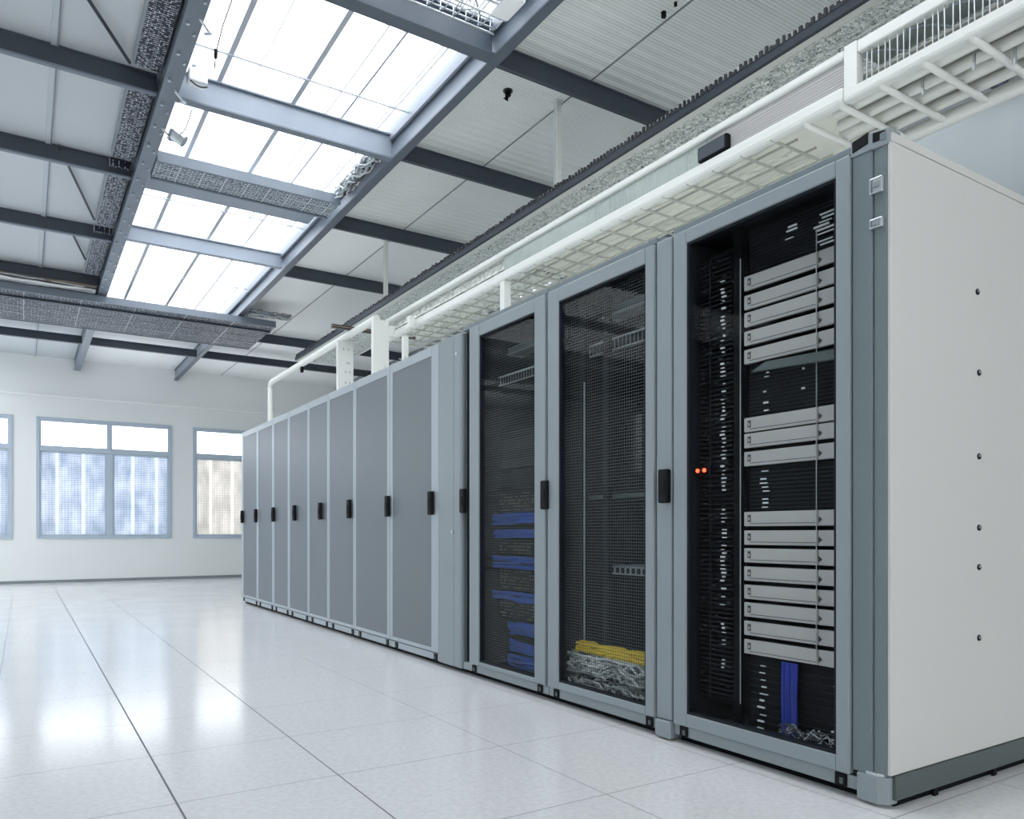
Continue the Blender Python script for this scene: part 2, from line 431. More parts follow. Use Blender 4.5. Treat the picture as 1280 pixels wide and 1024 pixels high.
def window(name, a, b, lower):
    r = empty(name, ((a+b)/2, YF, WZ0), kind='structure')
    y0, y1 = YF-0.02, YF+0.05
    f = MB(); w = 0.055
    f.box(a, a+w, y0, y1, WZ0, WZ1).box(b-w, b, y0, y1, WZ0, WZ1).box(a+w, b-w, y0, y1, WZ0, WZ0+w).box(a+w, b-w, y0, y1, WZ1-w, WZ1)
    f.build('window_frame', M['window'], r, 0.004)
    mid = a + (b-a)*0.52
    box('transom', M['window'], a+w, b-w, y0+0.005, y1-0.005, WT-0.045, WT+0.03, r, 0.004)
    box('mullion', M['window'], mid-0.022, mid+0.022, y0+0.008, y1-0.01, WT+0.03, WZ1-w, r, 0.003)
    box('mullion', M['window'], mid-0.055, mid+0.055, y0+0.004, y1-0.004, WZ0+w, WT-0.045, r, 0.004)
    for (p, q, u, v, mt, nm) in ((a+w, mid-0.022, WT+0.03, WZ1-w, M['pane'], 'upper_pane'), (mid+0.022, b-w, WT+0.03, WZ1-w, M['pane'], 'upper_pane'),
                                 (a+w, mid-0.055, WZ0+w, WT-0.045, lower, 'screened_pane'), (mid+0.055, b-w, WZ0+w, WT-0.045, lower, 'screened_pane')):
        MB().box(p, q, YF+0.012, YF+0.018, u, v).build(nm, mt, r)
        s = MB(); t = 0.022
        s.box(p, p+t, YF-0.004, YF+0.028, u, v).box(q-t, q, YF-0.004, YF+0.028, u, v).box(p+t, q-t, YF-0.004, YF+0.028, u, u+t).box(p+t, q-t, YF-0.004, YF+0.028, v-t, v)
        s.build('sash', M['window'], r, 0.003)
window('window_1', *far_windows[0], M['reeded'])
window('window_2', *far_windows[1], M['reeded'])
window('window_3', *far_windows[2], M['reeded_warm'])
r = empty('window_4', (XL, 11.97, 2.1), kind='structure')
f = MB()
f.box(XL-0.05, XL+0.02, 11.75, 11.79, 2.1, 3.4).box(XL-0.05, XL+0.02, 12.16, 12.2, 2.1, 3.4).box(XL-0.05, XL+0.02, 11.79, 12.16, 2.1, 2.14).box(XL-0.05, XL+0.02, 11.79, 12.16, 3.36, 3.4)
for k in range(1, 5): f.box(XL-0.03, XL+0.01, 11.79, 12.16, 2.1+k*0.26, 2.125+k*0.26)
f.build('window_frame', M['window'], r)
MB().box(XL-0.02, XL-0.015, 11.79, 12.16, 2.14, 3.36).build('pane', M['pane'], r)

# roof: left field plain panels, right field folded perforated sheet, skylight slot between
GX0, GX1, HX0, HX1 = 0.772, 0.878, 2.455, 2.525
SKY0, SKY1 = 0.8, 13.0
c = MB()
KX0, KX1, LX0, LX1 = 4.28, 5.6, -5.2, -1.0      # two unseen skylight slots added for light, over the aisle and the open floor
c.box(XL, LX0, YB, YF, ZC, ZC+0.12, 0).box(LX1, GX1, YB, YF, ZC, ZC+0.12, 0).box(LX0, LX1, 15.7, YF, ZC, ZC+0.12, 0).box(LX0, LX1, YB, 7.5, ZC, ZC+0.12, 0)
c.box(HX0, KX0, YB, 7.3, ZC, ZC+0.12, 1).box(HX0, KX0, 7.3, YF, ZC, ZC+0.12, 4).box(KX1, XR, YB, YF, ZC, ZC+0.12, 4).box(KX0, KX1, 9.3, YF, ZC, ZC+0.12, 4).box(KX0, KX1, YB, 1.4, ZC, ZC+0.12, 1)
c.box(GX1, HX0, SKY1, YF, ZC, ZC+0.12, 4).box(GX1, HX0, YB, SKY0, ZC, ZC+0.12, 0)
for x in (0.17,):
    c.box(x-0.022, x+0.012, YB, YF, ZC-0.012, ZC, 3); c.box(x+0.012, x+0.022, YB, YF, ZC-0.016, ZC, 2)
for x in (3.33,):
    c.box(x-0.006, x+0.006, YB, YF, ZC-0.004, ZC, 2)
tag(c.build('ceiling', [M['roof'], M['roof_perf'], M['seam'], M['seam_pale'], M['roof_white']]), kind='structure')

# skylight glazing and bars
r = empty('skylight', (1.68, 4.0, ZC), kind='structure')
box('glazing', M['pane'], GX1, HX0, SKY0, SKY1, ZC+0.06, ZC+0.066, r)
for x, w in ((1.16, 0.034), (1.68, 0.034), (1.93, 0.007), (2.05, 0.014), (2.31, 0.006), (2.345, 0.006), (1.36, 0.005)):
    box('glazing_bar', M['bar'], x-w/2, x+w/2, SKY0, SKY1, ZC+0.02, ZC+0.058, r)
for y in (5.25, 7.85, 10.2):
    box('cross_wire', M['bar'], GX1, HX0, y-0.006, y+0.006, ZC+0.0, ZC+0.010, r)
box('curb', M['sky_beam'], HX0-0.02, HX0, SKY0, SKY1, ZC-0.05, ZC+0.058, r)
box('curb', M['girder'], GX1, GX1+0.02, SKY0, SKY1, ZC-0.05, ZC+0.058, r)
for nm, x0, x1, ys, ye in (('added_glazing', KX0, KX1, 1.4, 9.3), ('added_glazing', LX0, LX1, 7.5, 15.7)):
    box(nm, M['pane'], x0, x1, ys, ye, ZC+0.06, ZC+0.066, r)
    for k in (1, 2): box('glazing_bar', M['bar'], x0+(x1-x0)*k/3-0.018, x0+(x1-x0)*k/3+0.018, ys, ye, ZC+0.02, ZC+0.058, r)
box('blind', M['sky_beam'], GX1+0.03, HX0-0.03, 7.12, 7.62, ZC-0.03, ZC-0.024, r)

# ------------------------------------------------------------------ roof steel
ZB = 3.85
def girder_y(name, x0, x1, y0, y1, mats, label):
    """Channel girder running along the hall."""
    t = empty(name, ((x0+x1)/2, (y0+y1)/2, ZB), label, 'girder', 'girders along the skylight')
    box('bottom_flange', mats[0], x0, x1, y0, y1, ZB, ZB+0.014, t, 0.002)
    box('web', mats[1], x0+0.02, x1-0.02, y0, y1, ZB+0.014, ZC-0.016, t)
    box('top_flange', mats[0], x0, x1, y0, y1, ZC-0.016, ZC-0.002, t, 0.002)
    return t
def beam_x(x0, x1, y, h, mat, label, group, w=0.04, zb=3.91, web=None, cat='beam', flange=None):
    t = empty('roof_beam', ((x0+x1)/2, y, zb), label, cat, group)
    box('bottom_flange', flange or mat, x0, x1, y-w/2, y+w/2, zb, zb+0.014, t, 0.002)
    box('web', web or mat, x0, x1, y-0.012, y+0.012, zb+0.014, zb+h-0.014, t)
    box('top_flange', mat, x0, x1, y-w/2, y+w/2, zb+h-0.014, zb+h, t, 0.002)
    return t
gl_ = girder_y('roof_girder', GX0, GX1, YB, 15.98, (M['girder'], M['girder']), 'blue-grey steel girder with clamps, between plain roof panels and skylight')
gr_ = girder_y('roof_girder', HX0, HX1, YB, 15.98, (M['girder_dark'], M['sky_beam']), 'blue-grey steel girder between skylight and perforated roof sheets')  # web lightened as if skylit, flange set darker
for k in range(22):
    y = 3.4+0.33*k
    MB().tube([(0.80, y, ZB-0.018), (0.80, y, ZB)], 0.011, 6).build('flange_bolt', M['steel'], gl_)
    MB().tube([(0.85, y+0.1, ZB-0.014), (0.85, y+0.1, ZB)], 0.008, 6).build('flange_bolt', M['steel'], gl_)
for q, y in enumerate((4.7, 5.55, 6.1)):
    b = MB().tube([(0.85, y-0.06, ZB-0.012), (0.90, y-0.02, ZB-0.04), (0.93, y+0.03, ZB-0.02), (0.90, y+0.07, ZB-0.01)], 0.008, 6)
    b.build('cable_clamp', M['steel'], gl_)
HB = ZC - 3.91 - 0.002; HS = ZC - ZB - 0.002
for i, y in enumerate((5.65, 7.1, 8.75, 10.45)):
    beam_x(XL, GX0, y*1.018, HB, M['beam'], 'dark steel cross beam under plain roof panels, %s from the near end' % ORD[i], 'beams under the plain roof panels', flange=M['girder'])  # flange in a paler colour, for light coming up from the floor
for i, y in enumerate((2.55, 4.13, 5.58, 7.18, 8.83, 12.1)):
    beam_x(HX1, XR, y*1.018, HB, M['beam'], 'dark steel cross beam under perforated roof sheets, %s from the near end' % ORD[i], 'beams under the perforated roof sheets')
beam_x(GX1, HX0, 4.08, HS, M['girder_dark'], 'blue-grey beam crossing the skylight beside the wire basket', 'beams across the skylight', w=0.10, zb=ZB)
beam_x(GX1, HX0, 5.62, HS, M['girder'], 'pale blue deep-webbed beam crossing the skylight, with a white lamp at one end', 'beams across the skylight', w=0.07, zb=ZB, web=M['sky_beam'])  # skylight falling on the web is put into its paler colour
beam_x(GX1, HX0, 8.66, HS*0.8, M['sky_beam'], 'slim pale beam crossing the skylight just before the wide dark cable tray', 'beams across the skylight', w=0.07, zb=ZB+0.03)
beam_x(XL, GX0, 13.68, 0.12, M['beam'], 'dark beam nearest the far wall under plain roof panels', 'beams nearest the far wall', w=0.07, zb=ZB)
beam_x(GX1, HX0, 13.68, 0.12, M['beam'], 'dark beam nearest the far wall crossing between the two girders', 'beams nearest the far wall', w=0.07, zb=ZB)
beam_x(HX1, XR, 13.68, 0.12, M['beam'], 'dark beam nearest the far wall running behind the white columns', 'beams nearest the far wall', w=0.07, zb=ZB)
for i, (p, q) in enumerate((((0.30, 5.06), (0.59, 5.60)), ((0.24, 7.16), (0.59, 8.60)), ((0.38, 8.95), (0.59, 9.9)))):
    tag(MB().tube([(p[0], p[1], ZC-0.03), (q[0], q[1], ZC-0.05)], 0.011, 8).build('brace_rod', M['rod'], smooth=True),
        'thin dark diagonal brace rod under plain roof, %s from the near end' % ORD[i], 'brace rod', 'diagonal brace rods under the roof')

# small fittings in the roof
t = empty('spot_lamp', (0.95, 5.45, 3.87), 'small white lamp housing clamped at the end of the deep skylight beam', 'lamp')
MB().box(0.92, 1.04, 5.40, 5.50, 3.90, 3.99).build('housing', M['trim'], t, 0.012)
MB().tube([(0.98, 5.45, 3.99), (0.98, 5.45, 4.02)], 0.035, 14).build('collar', M['steel'], t, smooth=True)
MB().tube(arc((0.93, 5.41, 3.9), (1.04, 5.42, 3.89), 0.02), 0.005, 6).build('lead', M['rod'], t, smooth=True)
t = empty('spot_lamp', (0.94, 6.1, 3.78), 'grey floodlight with bracket hanging under the clamped girder', 'lamp')
MB().tube([(0.93, 6.06, 3.83), (1.00, 6.04, 3.78)], 0.045, 16).build('lamp_head', M['steel'], t, 0.003, smooth=True)
MB().box(0.90, 0.95, 6.03, 6.13, 3.80, 3.85).build('bracket', M['girder'], t, 0.004)
MB().tube(arc((0.96, 6.05, 3.83), (1.0, 5.75, 3.88), 0.05), 0.004, 6).build('lead', M['rod'], t, smooth=True)
t = empty('pull_cord', (1.0, 5.0, 4.04), 'thin dark cord with weight hanging from the skylight edge', 'cord')
MB().tube([(1.03, 4.55, 4.03), (1.01, 4.8, 3.95), (1.0, 4.95, 3.86), (1.0, 5.0, 3.78)], 0.004, 6).build('cord', M['rod'], t, smooth=True)
MB().tube([(1.0, 4.95, 3.88), (1.0, 4.96, 3.83)], 0.011, 8).build('weight', M['black'], t, smooth=True)
t = empty('ceiling_sensor', (2.907, 4.6, 4.05), 'small black sensor on the perforated roof near the skylight girder', 'sensor', 'black sensors on the roof')
MB().tube([(2.907, 4.6, 4.05), (2.907, 4.6, 4.015), (2.90, 4.62, 3.99)], 0.022, 12).build('sensor_body', M['black'], t, smooth=True)
MB().tube([(2.907, 4.6, 4.05), (2.907, 4.6, 4.042)], 0.035, 14).build('mounting_ring', M['rod'], t, smooth=True)
t = empty('ceiling_sensor', (3.264, 3.4, 4.05), 'small black sensor on the perforated roof, nearer the camera', 'sensor', 'black sensors on the roof')
MB().tube([(3.264, 3.4, 4.05), (3.264, 3.4, 4.02)], 0.016, 12).build('sensor_body', M['black'], t, smooth=True)
MB().tube([(3.264, 3.3, 4.05), (3.264, 3.3, 4.03)], 0.010, 12).build('sensor_lens', M['black'], t, smooth=True)

# ------------------------------------------------------------------ roof cable trays
def lattice(b, x0, x1, y0, y1, z, px, py, r=0.0025, n=4):
    k = 0
    x = x0
    while x <= x1+1e-6: b.tube([(x, y0, z), (x, y1, z)], r, n); x += px
    y = y0
    while y <= y1+1e-6: b.tube([(x0, y, z), (x1, y, z)], r, n); y += py
    return b
for i, (y0, y1) in enumerate(((4.25, 5.57), (5.74, 7.02), (7.19, 8.67), (8.84, 10.37))):
    t = empty('cable_tray', (0.70, (y0+y1)/2, 3.97), 'dark woven cable tray strip beside the clamped girder, %s from the near end' % ORD[i], 'cable tray', 'woven tray strips beside the girder')
    box('cable_bed', M['weave'], 0.612, 0.768, y0, y1, 3.975, 4.03, t)
    b = MB()
    for x in (0.65, 0.70): b.tube([(x, y0, 3.972), (x, y1, 3.972)], 0.002, 4)
    b.build('wire_screen', M['girder'], t)
    box('side_rail', M['frame'], 0.604, 0.612, y0, y1, 3.97, 4.045, t, 0.002)

def cross_tray(x0, x1, y0, y1, z, mat, label, px=0.30, py=0.24, rails=True, h=0.06):
    t = empty('cable_tray', ((x0+x1)/2, (y0+y1)/2, z), label, 'cable tray', 'cable trays crossing the roof')
    box('cable_bed', mat, x0, x1, y0+0.02, y1-0.02, z+0.006, z+h, t)
    b = MB(); lattice(b, x0, x1, y0+0.02, y1-0.02, z+0.002, px, py, 0.003); b.build('wire_screen', M['steel'], t)
    for y in (y0, y1):
        box('side_rail', M['girder'], x0, x1, y-0.012, y+0.012, z-0.006, z+h+0.02, t, 0.002)
    return t
cross_tray(GX1+0.02, HX0-0.04, 6.66, 7.02, 3.87, M['weave_pale'], 'grey wire cable tray crossing the skylight between the two pale beams', 0.18, 0.12)
t3 = cross_tray(XL, 2.95, 10.7, 12.2, 3.75, M['weave_x'], 'wide dark woven cable tray crossing the hall below both girders', 0.6, 0.36)
b = MB()
for y in (11.0,): b.box(XL, 2.95, y-0.03, y+0.03, 3.735, 3.75)
b.build('cable_band', M['beam'], t3)

# bundle along the near edge of the big tray
def tangle(name, n, bx, r, mats, seedv, label, cat, pts=7, jit=0.04, axis=1, group=None):
    """Loose cables running along an axis inside a box, nobody could count them: one object."""
    rnd = random.Random(seedv); b = MB()
    for k in range(n):
        p = []
        x = rnd.uniform(bx[0], bx[1]); y = rnd.uniform(bx[2], bx[3]); z = rnd.uniform(bx[4], bx[5])
        for i in range(pts+1):
            f = i/pts
            if axis == 1: q = (min(max(x+rnd.uniform(-jit,jit), bx[0]), bx[1]), bx[2]+(bx[3]-bx[2])*f, min(max(z+rnd.uniform(-jit,jit), bx[4]), bx[5]))
            elif axis == 0: q = (bx[0]+(bx[1]-bx[0])*f, min(max(y+rnd.uniform(-jit,jit), bx[2]), bx[3]), min(max(z+rnd.uniform(-jit,jit), bx[4]), bx[5]))
            else: q = (min(max(x+rnd.uniform(-jit,jit), bx[0]), bx[1]), min(max(y+rnd.uniform(-jit,jit), bx[2]), bx[3]), bx[4]+(bx[5]-bx[4])*f)
            p.append(q)
        b.tube(p, r*rnd.uniform(0.7, 1.2), 6, rnd.randrange(len(mats)))
    o = b.build(name, mats, smooth=True)
    return tag(o, label, cat, group, 'stuff')
tangle('cable_bundle', 16, (XL, 0.74, 10.50, 10.66, 3.84, 3.89), 0.012, [M['rod'], M['grey_cable'], M['white_cable'], M['tan']], 3, 'loose grey and pale cables lying along the edge of the wide dark tray', 'cables', 40, 0.012, 0)
tangle('cable_bundle', 16, (XL, 0.74, 12.3, 12.6, 3.86, 3.95), 0.014, [M['white_cable'], M['grey_cable'], M['cream'], M['rod']], 5, 'pale tangled cables between the wide tray and the last dark beam', 'cables', 40, 0.02, 0)
tangle('cable_bundle', 14, (2.56, 3.1, 10.45, 10.66, 3.82, 3.90), 0.009, [M['rod'], M['grey_cable'], M['tan'], M['girder']], 6, 'dark tangled cables at the skylight girder end of the wide tray', 'cables', 14, 0.014, 0)

# wire basket in the skylight at the top of the picture
t = empty('wire_basket', (1.7, 3.75, 3.9), 'tangled wire basket with blue-grey cables crossing the skylight beside a beam', 'wire basket')
b = MB(); rnd = random.Random(11)
for y in (3.52, 3.62, 3.72, 3.82, 3.96): b.tube([(0.95, y, 3.92), (2.40, y, 3.92)], 0.006, 6)
for z in (3.97, 4.02): 
    b.tube([(0.95, 3.50, z), (2.40, 3.50, z)], 0.006, 6); b.tube([(0.95, 3.98, z), (2.40, 3.98, z)], 0.006, 6)
x = 0.97
while x < 2.4:
    b.tube([(x, 3.50, 4.03), (x+0.02, 3.50, 3.93), (x+0.03, 3.56, 3.915), (x+0.05, 3.9, 3.915), (x+0.06, 3.98, 3.95), (x+0.06, 3.98, 4.03)], 0.005, 5)
    x += 0.085
b.build('wire_cage', M['steel'], t, smooth=True)
b = MB()
for k in range(46):
    x = rnd.uniform(1.0, 2.25); y = rnd.uniform(3.54, 3.9)
    b.tube([(x, y, 3.93), (x+rnd.uniform(-.1,.1), y+rnd.uniform(-.05,.05), 3.97), (x+rnd.uniform(-.15,.15), min(3.97, max(3.5, y+rnd.uniform(-.12,.12))), 4.0), (x+rnd.uniform(0,.2), min(3.97, y+.05), 3.95)], 0.005, 5)
b.build('loose_wires', M['frame'], t, smooth=True)
b = MB()
for k in range(4): b.tube([(0.96, 3.62+0.03*k, 3.965), (1.6, 3.64+0.03*k, 3.955), (2.3, 3.63+0.03*k, 3.965)], 0.02, 10)
b.build('cable_core', M['blue_tray'], t, smooth=True)
MB().box(2.28, 2.40, 3.60, 3.80, 3.90, 4.02).build('end_box', M['trim'], t, 0.012)
MB().tube([(0.93, 3.45, 4.0), (2.43, 3.45, 4.0)], 0.022, 12).build('support_tube', M['frame'], t, smooth=True)

# ------------------------------------------------------------------ hanging service tray above the cabinets
SX0, SX1, SZ, SY0, SY1 = 3.2, 3.80, 3.297, -1.2, 10.6
t = empty('service_tray', (3.5, 4.7, SZ), 'long hanging tray with black edge chain and foil-wrapped cables, along the perforated roof', 'cable tray')
box('edge_channel', M['beam'], SX0-0.012, SX0+0.012, SY0, SY1, SZ, SZ+0.042, t, 0.002)
box('pale_flange', M['white'], SX0+0.012, SX0+0.06, SY0, SY1, SZ+0.002, SZ+0.014, t, 0.002)
b = MB(); y = SY0; rc = random.Random(8); zb_ = SZ+0.042; zr_ = SZ+0.046; xe = SX0-0.008
ys = []
while y < SY1-0.06:
    w = rc.uniform(0.010, 0.019); h = SZ+rc.uniform(0.066, 0.082)
    ys += [(y, h), (y+w, None)]
    if rc.random() < 0.35: ys[-1] = (y+w, SZ+0.060)
    y += 0.034
ys.append((SY1-0.05, None))
for (q, _) in ys: b.v += [(xe, q, zb_), (xe, q, zr_)]
for k in range(len(ys)-1):
    b.f.append((2*k, 2*k+2, 2*k+3, 2*k+1)); b.m.append(0)
    if ys[k][1]:
        n0 = len(b.v); b.v += [(xe, ys[k][0], ys[k][1]), (xe, ys[k+1][0], ys[k][1])]
        b.f.append((2*k+1, 2*k+3, n0+1, n0)); b.m.append(0)
o = b.build('edge_lattice', M['rod'], t)
sm_ = o.modifiers.new('thickness', 'SOLIDIFY'); sm_.thickness = 0.012; sm_.offset = 0
box('chain_backing', M['white'], SX0+0.005, SX0+0.010, SY0, SY1, SZ+0.042, SZ+0.082, t)
b = MB(); lattice(b, SX0+0.07, SX1, SY0, SY1, SZ+0.004, 0.13, 0.14, 0.0022); b.build('wire_floor', M['white'], t)
box('far_edge', M['white'], SX1, SX1+0.02, SY0, SY1, SZ, SZ+0.09, t, 0.003)
# foil wrapped cable mass in it: crinkled skin
rnd = random.Random(21); b = MB(); nx, ny = 8, 170
grid = []
for j in range(ny+1):
    row = []
    for i in range(nx+1):
        u = i/nx; v = j/ny
        x = SX0+0.075 + (SX1-SX0-0.085)*u; y = SY0+0.02+(SY1-SY0-0.04)*v
        z = SZ+0.010 + rnd.uniform(0, 0.028) if 0 < i < nx else SZ+0.02
        row.append((x + (rnd.uniform(-0.014,0.014) if 0<i<nx else 0), y + (rnd.uniform(-0.018,0.018) if 0<j<ny else 0), z))
    grid.append(row)
for j in range(ny):
    for i in range(nx): b.quad(grid[j][i], grid[j][i+1], grid[j+1][i+1], grid[j+1][i])
b.box(SX0+0.08, SX1-0.015, SY0+0.02, SY1-0.02, SZ+0.04, SZ+0.10)
tag(b.build('wrapped_cables', M['foil']), 'crinkled silver-green wrapped cables lying in the long hanging tray', 'cables', kind='stuff')

for (x, y, zf, lab) in ((3.285, 4.52, SZ+0.016, 'white square hanger post from roof to chain-edged tray, the nearer of two'), (3.285, 7.66, SZ+0.016, 'white square hanger post from roof to chain-edged tray, the farther of two')):
    t = empty('hanger_post', (x, y, zf), lab, 'hanger post', 'white hanger posts under the roof')
    box('post', M['white'], x-0.022, x+0.022, y-0.018, y+0.018, zf, ZC-0.012, t, 0.003)
    box('slot', M['seam_pale'], x-0.0235, x-0.020, y-0.005, y+0.005, zf+0.02, ZC-0.05, t)
    box('foot_plate', M['white'], x-0.032, x+0.032, y-0.03, y+0.03, ZC-0.012, ZC, t, 0.002)

# middle screen frame: two white rails, corner post, perforated + pale panels, wire screen at the near end
FX = 2.93; PY = 1.97
t = empty('screen_frame', (FX, 3.0, 2.73), 'white two-rail frame carrying grey perforated panel and wire screen above the cabinets', 'frame')
box('upper_rail', M['white'], FX, FX+0.05, PY+0.0, 7.0, 2.912, 2.952, t, 0.012)
box('lower_rail', M['white'], FX-0.01, FX+0.05, PY+0.0, 7.0, 2.725, 2.795, t, 0.018)
box('upper_rail', M['white'], FX, FX+0.05, -0.6, PY-0.06, 2.905, 2.955, t, 0.006)
box('corner_post', M['white'], FX-0.002, FX+0.045, PY-0.06, PY, 2.745, 2.958, t, 0.003)
box('back_flange', M['panel_glass'], FX+0.05, FX+0.16, -0.6, PY-0.06, 2.905, 2.912, t)
box('perforated_panel', M['panel_perf'], FX+0.016, FX+0.026, PY, 2.72, 2.795, 2.912, t)
box('pale_panel', M['panel_glass'], FX+0.02, FX+0.028, 2.72, 4.72, 2.795, 2.912, t)
b = MB(); y = 2.74; rnd = random.Random(4)
while y < 3.7:
    b.tube([(FX+0.017, y, 2.797), (FX+0.017, y+rnd.uniform(-.01,.04), 2.91)], 0.0015, 4); y += rnd.uniform(0.015, 0.05)
b.build('panel_scratches', M['seam_pale'], t)
b = MB(); y = -0.55
while y < PY-0.07:
    b.tube([(FX+0.02, y, 2.775), (FX+0.02, y+rnd.uniform(-.004,.004), 2.91)], 0.0028, 5); y += rnd.uniform(0.022, 0.032)
b.build('wire_screen', M['steel'], t, smooth=True)
b = MB()
for y in (1.9, 1.72, 1.55, 1.4, 1.2):
    b.tube(arc((FX+0.03, y, 2.90), (FX+0.10, y-0.22, 2.79), 0.03, 8, (0, 0, 1)), 0.006, 6)
b.build('curved_brace', M['frame'], t, smooth=True)

t = empty('junction_box', (2.97, 2.70, 2.79), 'black junction box mounted at the lower rail beside the perforated panel', 'box')
MB().box(2.915, 3.02, 2.60, 2.79, 2.797, 2.872).build('box_body', M['black'], t, 0.004)
MB().box(2.911, 2.915, 2.61, 2.78, 2.803, 2.866).build('lid', M['beam'], t, 0.002)

# white ladder rack with conduits
LZ = 2.71
t = empty('cable_ladder', (3.18, 3.0, LZ), 'white ladder rack with round rungs running above the cabinet row', 'cable ladder')
LY1 = 6.9
MB().box(FX-0.008, FX+0.05, -0.6, PY, LZ+0.012, LZ+0.062).build('near_rail', M['white'], t, 0.012)
MB().tube([(3.445, -0.6, LZ+0.022), (3.445, LY1, LZ+0.022)], 0.034, 14).build('far_rail', M['white'], t, smooth=True)
y = -0.5; k = 0
while y < LY1:
    rr = 0.014 if y < 2.2 else 0.007
    MB().tube([(FX+0.0, y, LZ+0.02), (3.42, y, LZ+0.02)] if y > 2.2 else [(FX, y, LZ+0.035), (FX+0.02, y, LZ+0.014), (3.40, y, LZ+0.010), (3.43, y, LZ+0.020)], rr, 10).build('rung', M['white'] if y < 2.2 else M['cream_rung'], t, smooth=True)
    y += 0.178
for x in (3.06, 3.2, 3.33):
    MB().tube([(x, 2.3, LZ+0.036), (x, LY1, LZ+0.036)], 0.006, 6).build('long_wire', M['cream_rung'], t, smooth=True)
box('cover_panel', M['cream'], FX+0.05, 3.50, 2.1, 4.6, LZ+0.115, LZ+0.125, t)
box('cover_panel', M['gap_shade'], FX+0.06, 3.46, -0.6, 2.1, LZ+0.112, LZ+0.12, t)  # dark sheet standing in for the shade between the conduits
for i, (x, rad) in enumerate(((3.035, 0.029), (3.14, 0.024), (3.235, 0.030), (3.345, 0.024))):
    o = MB().tube([(x, -0.6, LZ+0.022+rad), (x, 2.08+0.05*i, LZ+0.022+rad)], rad, 18).build('conduit_pipe', M['conduit'], smooth=True)
    tag(o, 'thick white conduit lying on the ladder rungs, %s from the wire screen' % ORD[i], 'pipe', 'white conduits on the ladder rack')
for i, (x, y) in enumerate(((3.085, 1.52), (3.085, 1.72), (3.185, 1.42))):
    t = empty('pipe_clip', (x, y, LZ+0.02), 'grey hook clip between white conduits on the ladder rack, %s from the corner post' % ORD[[1,0,2][i]], 'clip', 'hook clips on the ladder rack')
    MB().tube([(x, y, LZ+0.09), (x, y, LZ+0.0), (x+0.015, y+0.01, LZ-0.012), (x+0.03, y+0.01, LZ+0.004)], 0.006, 8).build('hook', M['steel'], t, smooth=True)
    MB().box(x-0.012, x+0.012, y-0.012, y+0.012, LZ+0.085, LZ+0.10).build('base', M['steel'], t, 0.002)
tangle('cable_bundle', 7, (3.0, 3.38, 2.45, 4.58, LZ+0.05, LZ+0.10), 0.007, [M['white_cable'], M['cream'], M['grey_cable'], M['conduit']], 9, 'pale cables lying along the ladder rack above the cabinets', 'cables', 20, 0.015)
tangle('cable_bundle', 12, (2.55, 2.9, 4.9, 6.3, 2.20, 2.34), 0.003, [M['white_cable'], M['cream'], M['grey_cable'], M['panel_glass']], 10, 'pale tangled wires heaped on top of the solid-door cabinets', 'cables', 30, 0.05)
rnd = random.Random(22); b = MB(); nx, ny = 8, 60; grid = []
for j in range(ny+1):
    row = []
    for i in range(nx+1):
        row.append((FX+0.06+0.44*i/nx + rnd.uniform(-0.01, 0.01), 4.62+2.25*j/ny + rnd.uniform(-0.012, 0.012), LZ+0.10+rnd.uniform(0, 0.035)))
    grid.append(row)
for j in range(ny):
    for i in range(nx): b.quad(grid[j][i], grid[j][i+1], grid[j+1][i+1], grid[j+1][i])
b.box(FX+0.06, FX+0.50, 4.63, 6.86, LZ+0.135, LZ+0.19)
tag(b.build('wrapped_cables', M['foil_pale']), 'crinkled pale wrapped cables lying in the ladder rack toward the white columns', 'cables', kind='stuff')
tangle('cable_bundle', 26, (2.35, 2.445, 5.72, 6.62, 3.90, 3.99), 0.006, [M['steel'], M['rod'], M['grey_cable'], M['white_cable']], 12, 'tangled wires lying along the skylight girder just before the wire tray', 'cables', 14, 0.03)

# supports on top of the row
CT = 2.182
t = empty('support_post', (2.95, 4.71, CT), 'white square post from cabinet top to the two-rail frame', 'support post')
box('post', M['white'], 2.925, 2.985, 4.68, 4.74, CT, 2.725, t, 0.004)
box('foot_plate', M['white'], 2.89, 3.02, 4.645, 4.775, CT, CT+0.008, t, 0.002)
for (x, y, w, d, top, lab) in ((2.75, 7.45, 0.165, 0.05, 2.842, 'white slotted flat column on the cabinet row, farthest from the camera'), (2.75, 6.54, 0.155, 0.05, 2.842, 'plain white flat column on the cabinet row, beside the thin post'), (2.82, 6.15, 0.05, 0.04, 2.62, 'thin white post on the cabinet row beside the plain flat column')):
    t = empty('tray_column', (x, y, CT), lab, 'column', 'white columns on the cabinet row')
    box('column', M['white'], x-w/2, x+w/2, y-d/2, y+d/2, CT, top, t, 0.004)
    box('foot_plate', M['white'], x-w/2-0.02, x+w/2+0.02, y-d/2-0.03, y+d/2+0.03, CT, CT+0.008, t, 0.002)
    if 'slotted' in lab:
        for (dx, z) in ((0.02, 2.62), (0.04, 2.62), (0.0, 2.53), (0.045, 2.53), (0.0, 2.42), (0.045, 2.42), (-0.02, 2.76), (0.03, 2.76)):
            box('slot', M['grey_cable'], x+dx-0.01, x+dx+0.004, y-d/2-0.002, y-d/2+0.004, z-0.012, z+0.008, t)
    if 'plain' in lab:
        box('bracket', M['white'], x+w/2, x+w/2+0.05, y-0.04, y+0.02, 2.70, 2.80, t, 0.003)
t = empty('bent_pipe', (2.75, 10.2, CT), 'white bent pipe rising from the far cabinet top and running along the row', 'pipe')
pp = [(2.75, 10.22, CT+0.008), (2.75, 10.22, 2.80)] + [(2.75, 10.22-0.08*(1-math.cos(a)), 2.80+0.08*math.sin(a)) for a in (0.3, 0.6, 0.9, 1.2, 1.57)] + [(2.75, 8.0, 2.88), (2.75, 6.62, 2.88)]
MB().tube(pp, 0.036, 14).build('pipe', M['white'], t, smooth=True)
